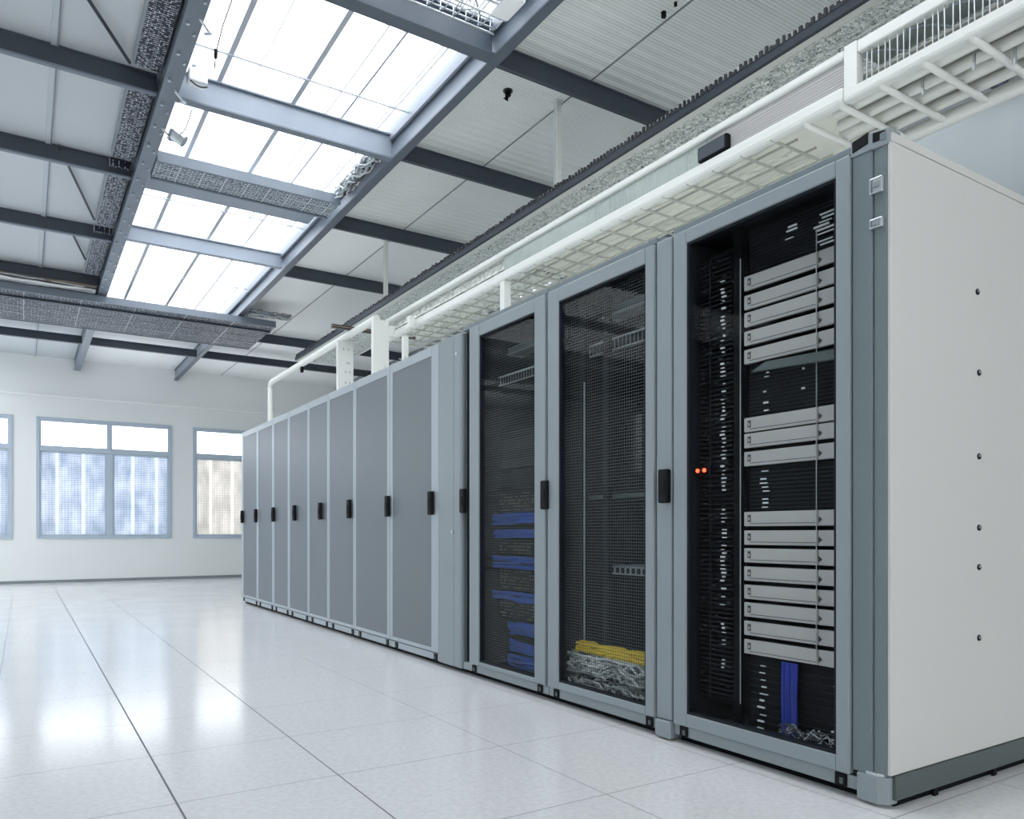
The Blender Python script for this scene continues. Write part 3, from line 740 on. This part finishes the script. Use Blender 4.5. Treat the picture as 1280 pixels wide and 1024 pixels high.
MB().tube([(2.75, 10.22, CT), (2.75, 10.22, CT+0.012)], 0.07, 18).build('flange', M['white'], t, smooth=True)
MB().box(2.735, 2.765, 8.85, 8.89, 2.78, 2.845).build('hook', M['black'], t, 0.002)
t = empty('cross_strut', (3.0, 7.285, 2.917), 'dark metal strut lying across the white bent pipe above the columns', 'strut')
MB().box(2.55, 3.45, 7.26, 7.31, 2.917, 2.952).build('strut', M['rod'], t, 0.003)
MB().box(2.55, 3.45, 7.255, 7.26, 2.929, 2.939).build('strut_groove', M['tan'], t)
# ------------------------------------------------------------------ cabinets
CX = 2.36           # plane of the door fronts
CD = 3.56           # back of the row
Z0 = 0.032
def plinth(t, y0, y1, clips, mat=None):
    box('plinth', mat or M['frame'], CX+0.006, CX+0.05, y0+0.002, y1-0.002, Z0, 0.078, t, 0.003)
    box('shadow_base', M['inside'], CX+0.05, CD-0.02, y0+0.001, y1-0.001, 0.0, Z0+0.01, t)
    for y in clips:
        k = MB().box(CX-0.002, CX+0.02, y-0.022, y+0.022, 0.034, 0.076).build('floor_latch', M['black'], t, 0.003)
        MB().box(CX-0.0045, CX-0.001, y-0.012, y+0.002, 0.042, 0.062).build('latch_bolt', M['plinth'], k)
def handle(t, y, z0=1.022, z1=1.182, w=0.055, name='handle'):
    h = MB().box(CX-0.034, CX-0.004, y-w/2, y+w/2, z0, z1).build(name, M['black'], t, 0.007)
    MB().box(CX-0.038, CX-0.034, y-w*0.28, y+w*0.28, z0+0.045, z1-0.05).build('lever', M['black'], h, 0.002)
    return h

edges = [10.134, 9.347, 8.665, 8.066, 7.408, 6.823, 6.164, 5.426, 4.609]
panels = [(10.038, 9.394), (9.301, 8.71), (8.62, 8.106), (8.027, 7.442), (7.374, 6.859), (6.788, 6.199), (6.129, 5.478), (5.375, 4.72)]
handles = [10.03, 9.36, 8.60, 7.81, 7.0, 6.245, 5.427, 4.69]
for i in range(8):
    y1, y0 = edges[i], edges[i+1]
    t = empty('server_cabinet', (2.9, (y0+y1)/2, 0), 'tall cabinet with solid grey door and black handle, %s from the window end' % ORD[i], 'cabinet', 'solid-door cabinets in the row')
    box('body', M['white'], CX+0.032, CD, y0+0.001, y1-0.001, 0.03, CT, t, 0.003)  # white so the unseen tops bounce light up to the tray
    d = MB(); a0, a1 = panels[i][1], panels[i][0]; zb, zt = 0.112, 2.112
    e0, e1 = y0+0.003, y1-0.003
    d.box(CX, CX+0.03, e0, a0, 0.085, CT-0.004).box(CX, CX+0.03, a1, e1, 0.085, CT-0.004).box(CX, CX+0.03, a0, a1, 0.085, zb).box(CX, CX+0.03, a0, a1, zt, CT-0.004)
    door = d.build('door_frame', M['frame_light'], t, 0.003)
    box('door_panel', M['door_grey'], CX+0.004, CX+0.02, a0, a1, zb, zt, t, 0.0)
    plinth(t, y0, y1, (y0+0.05, y1-0.12), M['frame_light'])
    handle(t, handles[i])

# filler column between solid and glazed cabinets
t = empty('filler_panel', (2.9, 4.44, 0), 'narrow grey filler column between solid-door and glazed cabinets', 'filler panel')
box('body', M['frame_dark'], CX+0.03, CD, 4.28, 4.605, 0.03, CT, t, 0.003)
box('wide_strip', M['frame'], CX-0.004, CX+0.03, 4.385, 4.604, 0.03, CT, t, 0.004)
box('narrow_strip', M['frame'], CX-0.01, CX+0.03, 4.282, 4.380, 0.03, CT, t, 0.012)
for (y, z) in ((4.345, 2.055), (4.40, 0.905)):
    MB().tube([(CX-0.012, y, z), (CX-0.003, y, z)], 0.012, 12).build('screw', M['steel'], t, smooth=True)
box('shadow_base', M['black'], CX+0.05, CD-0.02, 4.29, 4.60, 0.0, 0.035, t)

def glazed_cabinet(y0, y1, d0, d1, g0, g1, gz0, gz1, hy, label, mesh, clips, hz=(1.025, 1.178)):
    """Cabinet shell, framed glass door, wire screen, handle."""
    t = empty('server_cabinet', (2.9, (y0+y1)/2, 0), label, 'cabinet', 'glazed server cabinets in the row')
    b = MB()
    b.box(CX+0.034, CD, y0+0.002, y0+0.02, 0.03, CT).box(CX+0.034, CD, y1-0.02, y1-0.002, 0.03, CT)
    b.box(CX+0.034, CD, y0+0.02, y1-0.02, CT-0.02, CT).box(CX+0.034, CD, y0+0.02, y1-0.02, 0.03, 0.06)
    b.box(CD-0.02, CD, y0+0.02, y1-0.02, 0.06, CT-0.02)
    b.build('body', M['inside_blue'], t)
    box('top_rail', M['frame_dark'], CX+0.002, CX+0.05, y0+0.002, y1-0.002, CT, CT+0.026, t, 0.003)
    box('bounce_panel', M['white'], CX+0.052, CD, y0+0.002, y1-0.002, CT, CT+0.004, t)  # unseen white sheet added to bounce light onto the tray underside
    d = MB(); zt, zb = CT-0.004, 0.082
    d.box(CX-0.012, CX+0.03, d0, g0, zb, zt).box(CX-0.012, CX+0.03, g1, d1, zb, zt).box(CX-0.012, CX+0.03, g0, g1, zb, gz0).box(CX-0.012, CX+0.03, g0, g1, gz1, zt)
    d.build('door_frame', M['frame'], t, 0.005)
    e = MB(); w = 0.010
    e.box(CX-0.006, CX+0.026, g0, g0+w, gz0, gz1).box(CX-0.006, CX+0.026, g1-w, g1, gz0, gz1).box(CX-0.006, CX+0.026, g0+w, g1-w, gz0, gz0+w).box(CX-0.006, CX+0.026, g0+w, g1-w, gz1-w, gz1)
    e.build('glass_gasket', M['inside_blue'], t)
    box('glass_pane', M['glass_mesh'] if mesh else M['glass'], CX+0.004, CX+0.010, g0+w, g1-w, gz0+w, gz1-w, t)
    if mesh:
        MB().quad((CX+0.03, g0-0.01, gz0-0.01), (CX+0.03, g1+0.01, gz0-0.01), (CX+0.03, g1+0.01, gz1+0.01), (CX+0.03, g0-0.01, gz1+0.01)).build('wire_screen', M['mesh'], t)
    plinth(t, y0, y1, clips)
    handle(t, hy, *hz)
    return t
cabA = glazed_cabinet(3.333, 4.278, 3.345, 4.170, 3.447, 4.05, 0.107, 2.105, 4.235, 'glazed server cabinet with blue cables, beside the filler column', True, (4.13, 3.41))
cabB = glazed_cabinet(2.503, 3.331, 2.510, 3.322, 2.564, 3.225, 0.121, 2.106, 3.335, 'glazed server cabinet with yellow cables, middle of the three glazed ones', True, (3.26, 2.55))
cabC = glazed_cabinet(1.437, 2.402, 1.560, 2.388, 1.611, 2.313, 0.137, 2.120, 2.435, 'glazed server cabinet full of white servers, with ivory end panel', False, (2.34, 1.60), (1.029, 1.175))
# join post between the second and third glazed cabinets
t = empty('filler_panel', (2.9, 2.452, 0), 'slim grey join post between the two nearest glazed cabinets', 'filler panel')
box('post', M['frame'], CX-0.004, CX+0.06, 2.405, 2.5, 0.085, CT, t, 0.006)
box('base_block', M['frame'], CX-0.016, CX+0.06, 2.404, 2.498, 0.008, 0.083, t, 0.005)

# end frame and side panel of the nearest cabinet
b = MB().box(CX, CX+0.07, 1.485, 1.556, 0.10, 2.165)
b.build('corner_post', M['frame_dark'], cabC, 0.004)
box('edge_strip', M['frame_dark'], CX+0.008, CX+0.07, 1.439, 1.4835, 0.10, 2.165, cabC, 0.003)
box('post_seam', M['black'], CX+0.012, CX+0.03, 1.555, 1.561, 0.09, 2.15, cabC)
b = MB().prism([(CX-0.008, 1.535), (CX-0.008, 1.462), (CX+0.012, 1.432), (CX+0.06, 1.432), (CX+0.06, 1.535)], 2, 0.010, 0.100)
b.build('corner_block', M['frame'], cabC, 0.004)
MB().prism([(CX-0.004, 1.505), (CX-0.004, 1.465), (CX+0.010, 1.444), (CX+0.03, 1.444), (CX+0.03, 1.505)], 2, 0.100, 0.110).build('block_lug', M['steel'], cabC, 0.002)
b = MB().prism([(CX-0.004, 1.560), (CX-0.004, 1.485), (CX+0.010, 1.432), (CX+0.08, 1.432), (CX+0.08, 1.560)], 2, 2.165, 2.222)
k = b.build('corner_cap', M['frame'], cabC, 0.004)
MB().prism([(1.553, 2.178), (1.495, 2.188), (1.495, 2.226), (1.553, 2.216)], 0, CX-0.007, CX+0.03).build('socket', M['black'], k, 0.003)
MB().prism([(CX-0.005, 1.480), (CX+0.008, 1.440), (CX+0.02, 1.444), (CX+0.006, 1.484)], 2, 2.184, 2.216).build('socket', M['black'], k, 0.002)
for (z0, z1) in ((2.014, 2.066), (1.900, 1.932)):
    h = MB().box(CX-0.008, CX+0.010, 1.446, 1.490, z0, z1).build('hinge', M['steel'], cabC, 0.003)
    zc = (z0+z1)/2
    MB().box(CX-0.014, CX-0.008, 1.456, 1.476, zc-0.010, zc+0.012).build('hinge_pin', M['frame'], h, 0.003)
    MB().box(CX-0.011, CX-0.008, 1.478, 1.486, z0+0.006, z1-0.006).build('hinge_leaf', M['frame_dark'], h, 0.001)
box('side_panel', M['side'], CX+0.012, CD, 1.425, 1.439, 0.108, 2.172, cabC, 0.003)
box('side_lip', M['side'], CX+0.02, CD, 1.427, 1.439, 2.176, 2.206, cabC, 0.003)
box('side_plinth', M['plinth'], CX+0.03, CD, 1.419, 1.439, 0.026, 0.106, cabC, 0.003)
for x in (2.62, 3.02): box('plinth_foot', M['black'], x, x+0.025, 1.420, 1.43, 0.0, 0.028, cabC)
for (x, z) in ((2.913, 1.773), (2.924, 1.481), (2.924, 1.177), (2.924, 0.918), (2.924, 0.775), (2.924, 0.518)):
    s_ = MB().tube([(x, 1.4265, z), (x, 1.421, z)], 0.011, 14).build('screw', M['black'], cabC, smooth=True)
    MB().tube([(x-0.002, 1.422, z+0.002), (x-0.002, 1.4195, z+0.002)], 0.0055, 10).build('screw_head', M['steel'], s_, smooth=True)

# ------------------------------------------------------------------ contents of the nearest cabinet
SXF = 2.475
zs = [(1.884,1.940),(1.806,1.861),(1.736,1.791),(1.660,1.716),(1.585,1.642),(1.308,1.365),(1.244,1.293),(1.170,1.226),
      (0.926,0.986),(0.851,0.910),(0.779,0.838),(0.705,0.762),(0.631,0.689),(0.559,0.615),(0.484,0.543),(0.409,0.469)]
def make_server(z0, z1):
    t = empty('rack_server', (SXF, 1.8, z0))
    h = z1 - z0
    Y1, Y0, YS = 2.115, 1.475, 1.772
    box('chassis', M['inside_blue'], SXF+0.016, SXF+0.75, Y0+0.02, Y1-0.02, z0+0.003, z1-0.003, t)
    box('faceplate', M['server'], SXF, SXF+0.016, YS, Y1, z0, z1, t, 0.003)
    box('end_plate', M['server_ear'], SXF, SXF+0.016, Y0, YS-0.003, z0, z1, t, 0.003)
    box('lower_lip', M['mark'], SXF-0.001, SXF+0.002, YS+0.005, Y1-0.03, z0+0.010, z0+0.0125, t)
    k = MB().box(SXF-0.0015, SXF+0.001, Y1-0.035, Y1-0.020, z0+0.018, z1-0.012)
    k.build('badge', M['mark'], t)
    MB().box(SXF-0.002, SXF+0.001, Y1-0.031, Y1-0.024, z0+0.024, z1-0.022).build('badge_window', M['server'], t)
    MB().prism([(YS-0.006, z0+0.012), (YS-0.006, z0+0.034), (YS-0.020, z0+0.023)], 0, SXF-0.003, SXF+0.001).build('latch_mark', M['mark'], t)
    return t
for i, (a, b_) in enumerate(zs):
    if i == 0: t0 = make_server(0.409+0, 0.409+0.058); s_obj = t0
    else: s_obj = copy_tree(t0)
    s_obj.location = (SXF, 1.8, a)
    where = ('%s from the top in the topmost stack' % ORD[i]) if i < 5 else ('%s from the top in the middle stack' % ORD[i-5]) if i < 8 else ('%s from the top in the lowest stack' % ORD[i-8])
    tag(s_obj, 'white flat-fronted server unit, ' + where, 'server', 'white servers in the nearest cabinet')

# rack rails, cable manager with fins and painted glints
t = empty('equipment_rack', (2.6, 1.85, 0.06), 'dark rack frame with thin bright upright edges inside the nearest cabinet', 'rack frame')
for y, w in ((2.128, 0.006), (1.4665, 0.006)):
    box('upright', M['inside'], SXF-0.004, SXF+0.02, y, y+0.035 if y > 2 else y-0.012, 0.07, 2.15, t)
box('upright_edge', M['grey_cable'], SXF-0.008, SXF-0.005, 2.126, 2.129, 0.2, 2.02, t)
box('upright_edge', M['grey_cable'], SXF-0.010, SXF-0.007, 1.7695, 1.772, 0.42, 2.02, t)
box('upright_edge', M['inside_blue'], SXF-0.045, SXF-0.041, 2.255, 2.259, 0.2, 2.05, t)
t = empty('cable_manager', (2.52, 2.24, 0.2), 'tall black finned cable manager with painted glints beside the white servers', 'cable manager')
b = MB(); rnd = random.Random(2)
z = 0.2
while z < 2.08:
    b.box(2.47, 2.56, 2.175, 2.35, z, z+0.006); z += 0.02
b.box(2.56, 2.58, 2.165, 2.372, 0.16, 2.12)
b.build('fins', M['inside_blue'], t)
b = MB(); z = 0.3
while z < 1.95:
    if rnd.random() < 0.72:
        w = rnd.uniform(0.004, 0.012); y = 2.215+rnd.uniform(-0.006, 0.006); b.box(2.462, 2.47, y-w, y+w, z, z+rnd.uniform(0.003, 0.008))
    z += 0.0165
b.build('clips', M['clip'], t)  # white flecks standing in for glints
b = MB()
for k in range(150):
    y = rnd.uniform(2.18, 2.34); z = rnd.uniform(0.25, 2.05); w = rnd.uniform(0.003, 0.010); b.box(2.464, 2.47, y-w, y+w, z, z+0.0025)
b.build('fin_edges', M['plinth'], t)
t = empty('indicator_light', (2.44, 2.29, 1.16), 'pair of small red indicator lights glowing behind the nearest glass door', 'indicator light')
box('housing', M['inside'], 2.445, 2.47, 2.275, 2.355, 1.145, 1.185, t, 0.002)
for y in (2.338, 2.300): MB().tube([(2.446, y, 1.166), (2.440, y, 1.166)], 0.008, 12).build('red_lamp', M['red'], t, smooth=True)

# dark gear between and below the servers
def dark_unit(y0, y1, z0, z1, label, glint_cols, seedv, step=0.022, fx=2.50):
    t = empty('louvred_unit', (fx, (y0+y1)/2, z0), label, 'equipment panel', 'black equipment panels in the nearest cabinet')
    box('panel', M['inside'], fx, fx+0.5, y0, y1, z0, z1, t)
    rnd = random.Random(seedv)
    b = MB(); z = z0+0.012
    while z < z1-0.012:
        b.box(fx-0.006, fx, y0+0.01, y1-0.01, z, z+0.004); z += step
    b.build('louvres', M['inside_blue'], t)
    b = MB()
    for (yc, ww, dens) in glint_cols:
        z = z0+0.015
        while z < z1-0.015:
            if rnd.random() < dens:
                y = yc + rnd.uniform(-0.01, 0.01); b.box(fx-0.011, fx-0.005, y-ww*rnd.uniform(0.4,1), y+ww*rnd.uniform(0.4,1), z, z+rnd.uniform(0.003, 0.007))
            z += step
    b.build('clips', M['clip'], t)  # glints painted as small white dashes
    return t
dark_unit(1.48, 2.11, 0.985, 1.165, 'black louvred panel between the middle and lowest server stacks', ((2.03, 0.018, 0.8), (1.69, 0.014, 0.8)), 31, 0.016)
dark_unit(1.48, 2.11, 1.37, 1.58, 'black equipment panel between the topmost and middle server stacks', ((2.02, 0.014, 0.35), (1.69, 0.02, 0.3), (1.85, 0.01, 0.3)), 32, 0.015)
dark_unit(1.48, 2.11, 0.07, 0.40, 'black equipment panel below the lowest server stack', ((2.035, 0.022, 0.9), (1.68, 0.05, 0.6), (1.78, 0.02, 0.4)), 33, 0.028)
dark_unit(1.48, 2.11, 1.95, 2.14, 'black louvred panel above the topmost server stack', ((1.9, 0.03, 0.5), (1.75, 0.05, 0.7), (1.65, 0.03, 0.7)), 34, 0.014)
t = empty('drawer_bar', (2.49, 1.8, 1.50), 'grey slanted bar across the gap under the topmost server stack', 'bar')
MB().prism([(2.07, 1.545), (1.48, 1.515), (1.48, 1.555), (2.0, 1.575)], 0, 2.462, 2.478).build('bar', M['plinth'], t, 0.002)
MB().box(2.458, 2.462, 1.5, 1.54, 1.525, 1.545).build('bar_clip', M['steel'], t)
b = MB(); rnd = random.Random(40)
for k in range(9):
    y = 1.862+0.0085*k; b.tube([(2.478+rnd.uniform(-.004,.004), y, 0.40), (2.474, y+rnd.uniform(-.004,.004), 0.28), (2.478+rnd.uniform(-.004,.004), y, 0.12)], 0.0055, 8)
tag(b.build('cable_bundle', M['deep_blue'], smooth=True), 'upright bundle of deep blue cables at the bottom of the nearest cabinet', 'cables', kind='stuff')
tangle('cable_bundle', 16, (2.42, 2.468, 1.62, 1.90, 0.09, 0.17), 0.003, [M['clip'], M['grey_cable'], M['rod']], 41, 'small tangle of white leads on the floor of the nearest cabinet', 'cables', 12, 0.03)

# ------------------------------------------------------------------ contents of the cabinet with blue cables
for i, (y0, y1, z0, z1, col) in enumerate(((3.4, 4.2, 0.955, 1.015, 'blue'), (3.4, 4.2, 0.868, 0.915, 'blue'), (3.4, 4.2, 0.685, 0.745, 'blue'), (3.4, 4.2, 0.48, 0.53, 'blue'), (3.4, 4.02, 0.27, 0.345, 'blue'), (3.4, 4.0, 0.17, 0.24, 'blue'), (3.4, 4.02, 0.075, 0.145, 'blue'))):
    b = MB(); rnd = random.Random(50+i)
    for k in range(12):
        z = z0 + (z1-z0)*rnd.random(); x = 2.54+rnd.uniform(0, 0.03)
        b.tube([(x, y1 - (y1-y0)*f, min(z1, max(z0, z+rnd.uniform(-.012,.012)))) for f in (0, .2, .4, .6, .8, 1)], 0.008, 7)
    tag(b.build('cable_bundle', M['blue'], smooth=True), 'blue patch cable bundle in the glazed cabinet, %s from the top' % ORD[i], 'cables', 'blue cable bundles', 'stuff')
for i, (z0, z1) in enumerate(((1.03, 1.17), (0.76, 0.86), (0.545, 0.675), (0.36, 0.47))):
    t = empty('patch_panel', (2.6, 3.8, z0), 'black patch panel with tan sockets between blue bundles, %s from the top' % ORD[i], 'patch panel', 'patch panels behind the wire screen')
    box('panel', M['inside'], 2.58, 2.64, 3.38, 4.2, z0, z1, t)
    b = MB(); rnd = random.Random(60+i); z = z0+0.01
    while z < z1-0.01:
        y = 3.42
        while y < 4.17:
            if rnd.random() < 0.6: b.box(2.572, 2.58, y, y+0.016, z, z+0.007)
            y += 0.026
        z += 0.02
    b.build('sockets', M['tan'], t)
t = empty('internal_shelf', (2.7, 3.8, 1.2), 'dark steel equipment box in the upper half of the blue-cable cabinet', 'equipment box')
box('box_body', M['inside_blue'], 2.60, 3.2, 3.38, 4.2, 1.30, 1.56, t, 0.004)
b = MB()
for k in range(16): b.box(2.594, 2.60, 3.4, 4.18, 1.315+0.0145*k, 1.3195+0.0145*k)
b.build('vent_slats', M['plinth'], t)
box('lower_box', M['inside_blue'], 2.60, 3.2, 3.38, 4.2, 1.19, 1.285, t, 0.004)

def mirrored_tray(y0, y1, z0, z1, x, label):  # reflection of the overhead tray, modelled as a solid behind the glass
    t = empty('tray_reflection', (x, (y0+y1)/2, z0), label, 'tray reflection', 'modelled tray reflections inside the glazed cabinets')
    MB().tube([(x, y0, z1), (x, y1, z1)], 0.006, 8).build('rail', M['clip'], t, smooth=True)
    MB().tube([(x, y0, z0), (x, y1, z0)], 0.005, 8).build('rail', M['grey_cable'], t, smooth=True)
    b = MB(); y = y0+0.02
    while y < y1: b.tube([(x, y, z0), (x, y, z1)], 0.0025, 5); y += 0.03
    b.build('wires', M['grey_cable'], t)
    box('back_plate', M['inside_blue'], x+0.02, x+0.03, y0, y1, z0, z1, t)
mirrored_tray(3.37, 4.22, 1.85, 1.905, 2.6, 'modelled reflection of a two-rail overhead tray near the top of the blue-cable cabinet')
mirrored_tray(2.54, 3.29, 1.858, 1.915, 2.6, 'modelled reflection of a two-rail overhead tray near the top of the yellow-cable cabinet')
for (y0, y1, z, lab) in ((3.38, 4.05, 2.01, 'pale blue-grey bar at the top inside the blue-cable cabinet'), (2.54, 3.12, 2.02, 'pale blue-grey bar at the top inside the yellow-cable cabinet')):
    t = empty('cross_bar', (2.62, (y0+y1)/2, z), lab, 'bar', 'bars inside the glazed cabinets')
    box('bar', M['frame_dark'], 2.56, 2.66, y0, y1, z, z+0.05, t, 0.004)
    box('bar_lip', M['frame'], 2.555, 2.56, y0, y1, z, z+0.012, t)

# ------------------------------------------------------------------ contents of the cabinet with yellow cables
t = empty('equipment_rack', (2.6, 2.9, 0.06), 'dark rack uprights inside the yellow-cable cabinet', 'rack frame')
for y in (3.24, 3.05, 2.66): box('upright', M['inside_blue'], 2.52, 2.55, y-0.02, y+0.02, 0.06, 2.12, t, 0.002)
box('upright_edge', M['grey_cable'], 2.515, 2.52, 3.218, 3.224, 0.25, 1.7, t)
t = empty('internal_shelf', (2.6, 2.8, 0.69), 'thin pale shelf halfway down the yellow-cable cabinet', 'shelf')
box('shelf_board', M['frame'], 2.57, 3.1, 2.54, 3.12, 0.685, 0.73, t, 0.003)
b = MB()
for k in range(14): b.box(2.564, 2.57, 2.56+0.04*k, 2.58+0.04*k, 0.695, 0.72)
b.build('slots', M['inside_blue'], t)
t = empty('internal_shelf', (2.6, 2.8, 1.0), 'dark shelf above the pale one in the yellow-cable cabinet', 'shelf')
box('shelf_board', M['inside_blue'], 2.57, 3.1, 2.54, 3.28, 1.085, 1.10, t, 0.003)
box('shelf_lip', M['plinth'], 2.565, 2.57, 2.54, 3.28, 1.08, 1.10, t)
tangle('cable_bundle', 22, (2.45, 2.512, 2.54, 3.20, 0.285, 0.325), 0.009, [M['yellow']], 71, 'yellow cable bundle lying low in the glazed cabinet', 'cables', 10, 0.02)
tangle('cable_bundle', 34, (2.45, 2.515, 2.54, 3.28, 0.17, 0.27), 0.007, [M['white_cable'], M['grey_cable'], M['frame']], 72, 'white and grey cables heaped under the yellow bundle', 'cables', 12, 0.04)
tangle('cable_bundle', 30, (2.44, 2.515, 2.54, 3.26, 0.066, 0.14), 0.005, [M['clip'], M['rod'], M['grey_cable']], 73, 'tangled white leads on the floor of the yellow-cable cabinet', 'cables', 14, 0.05)
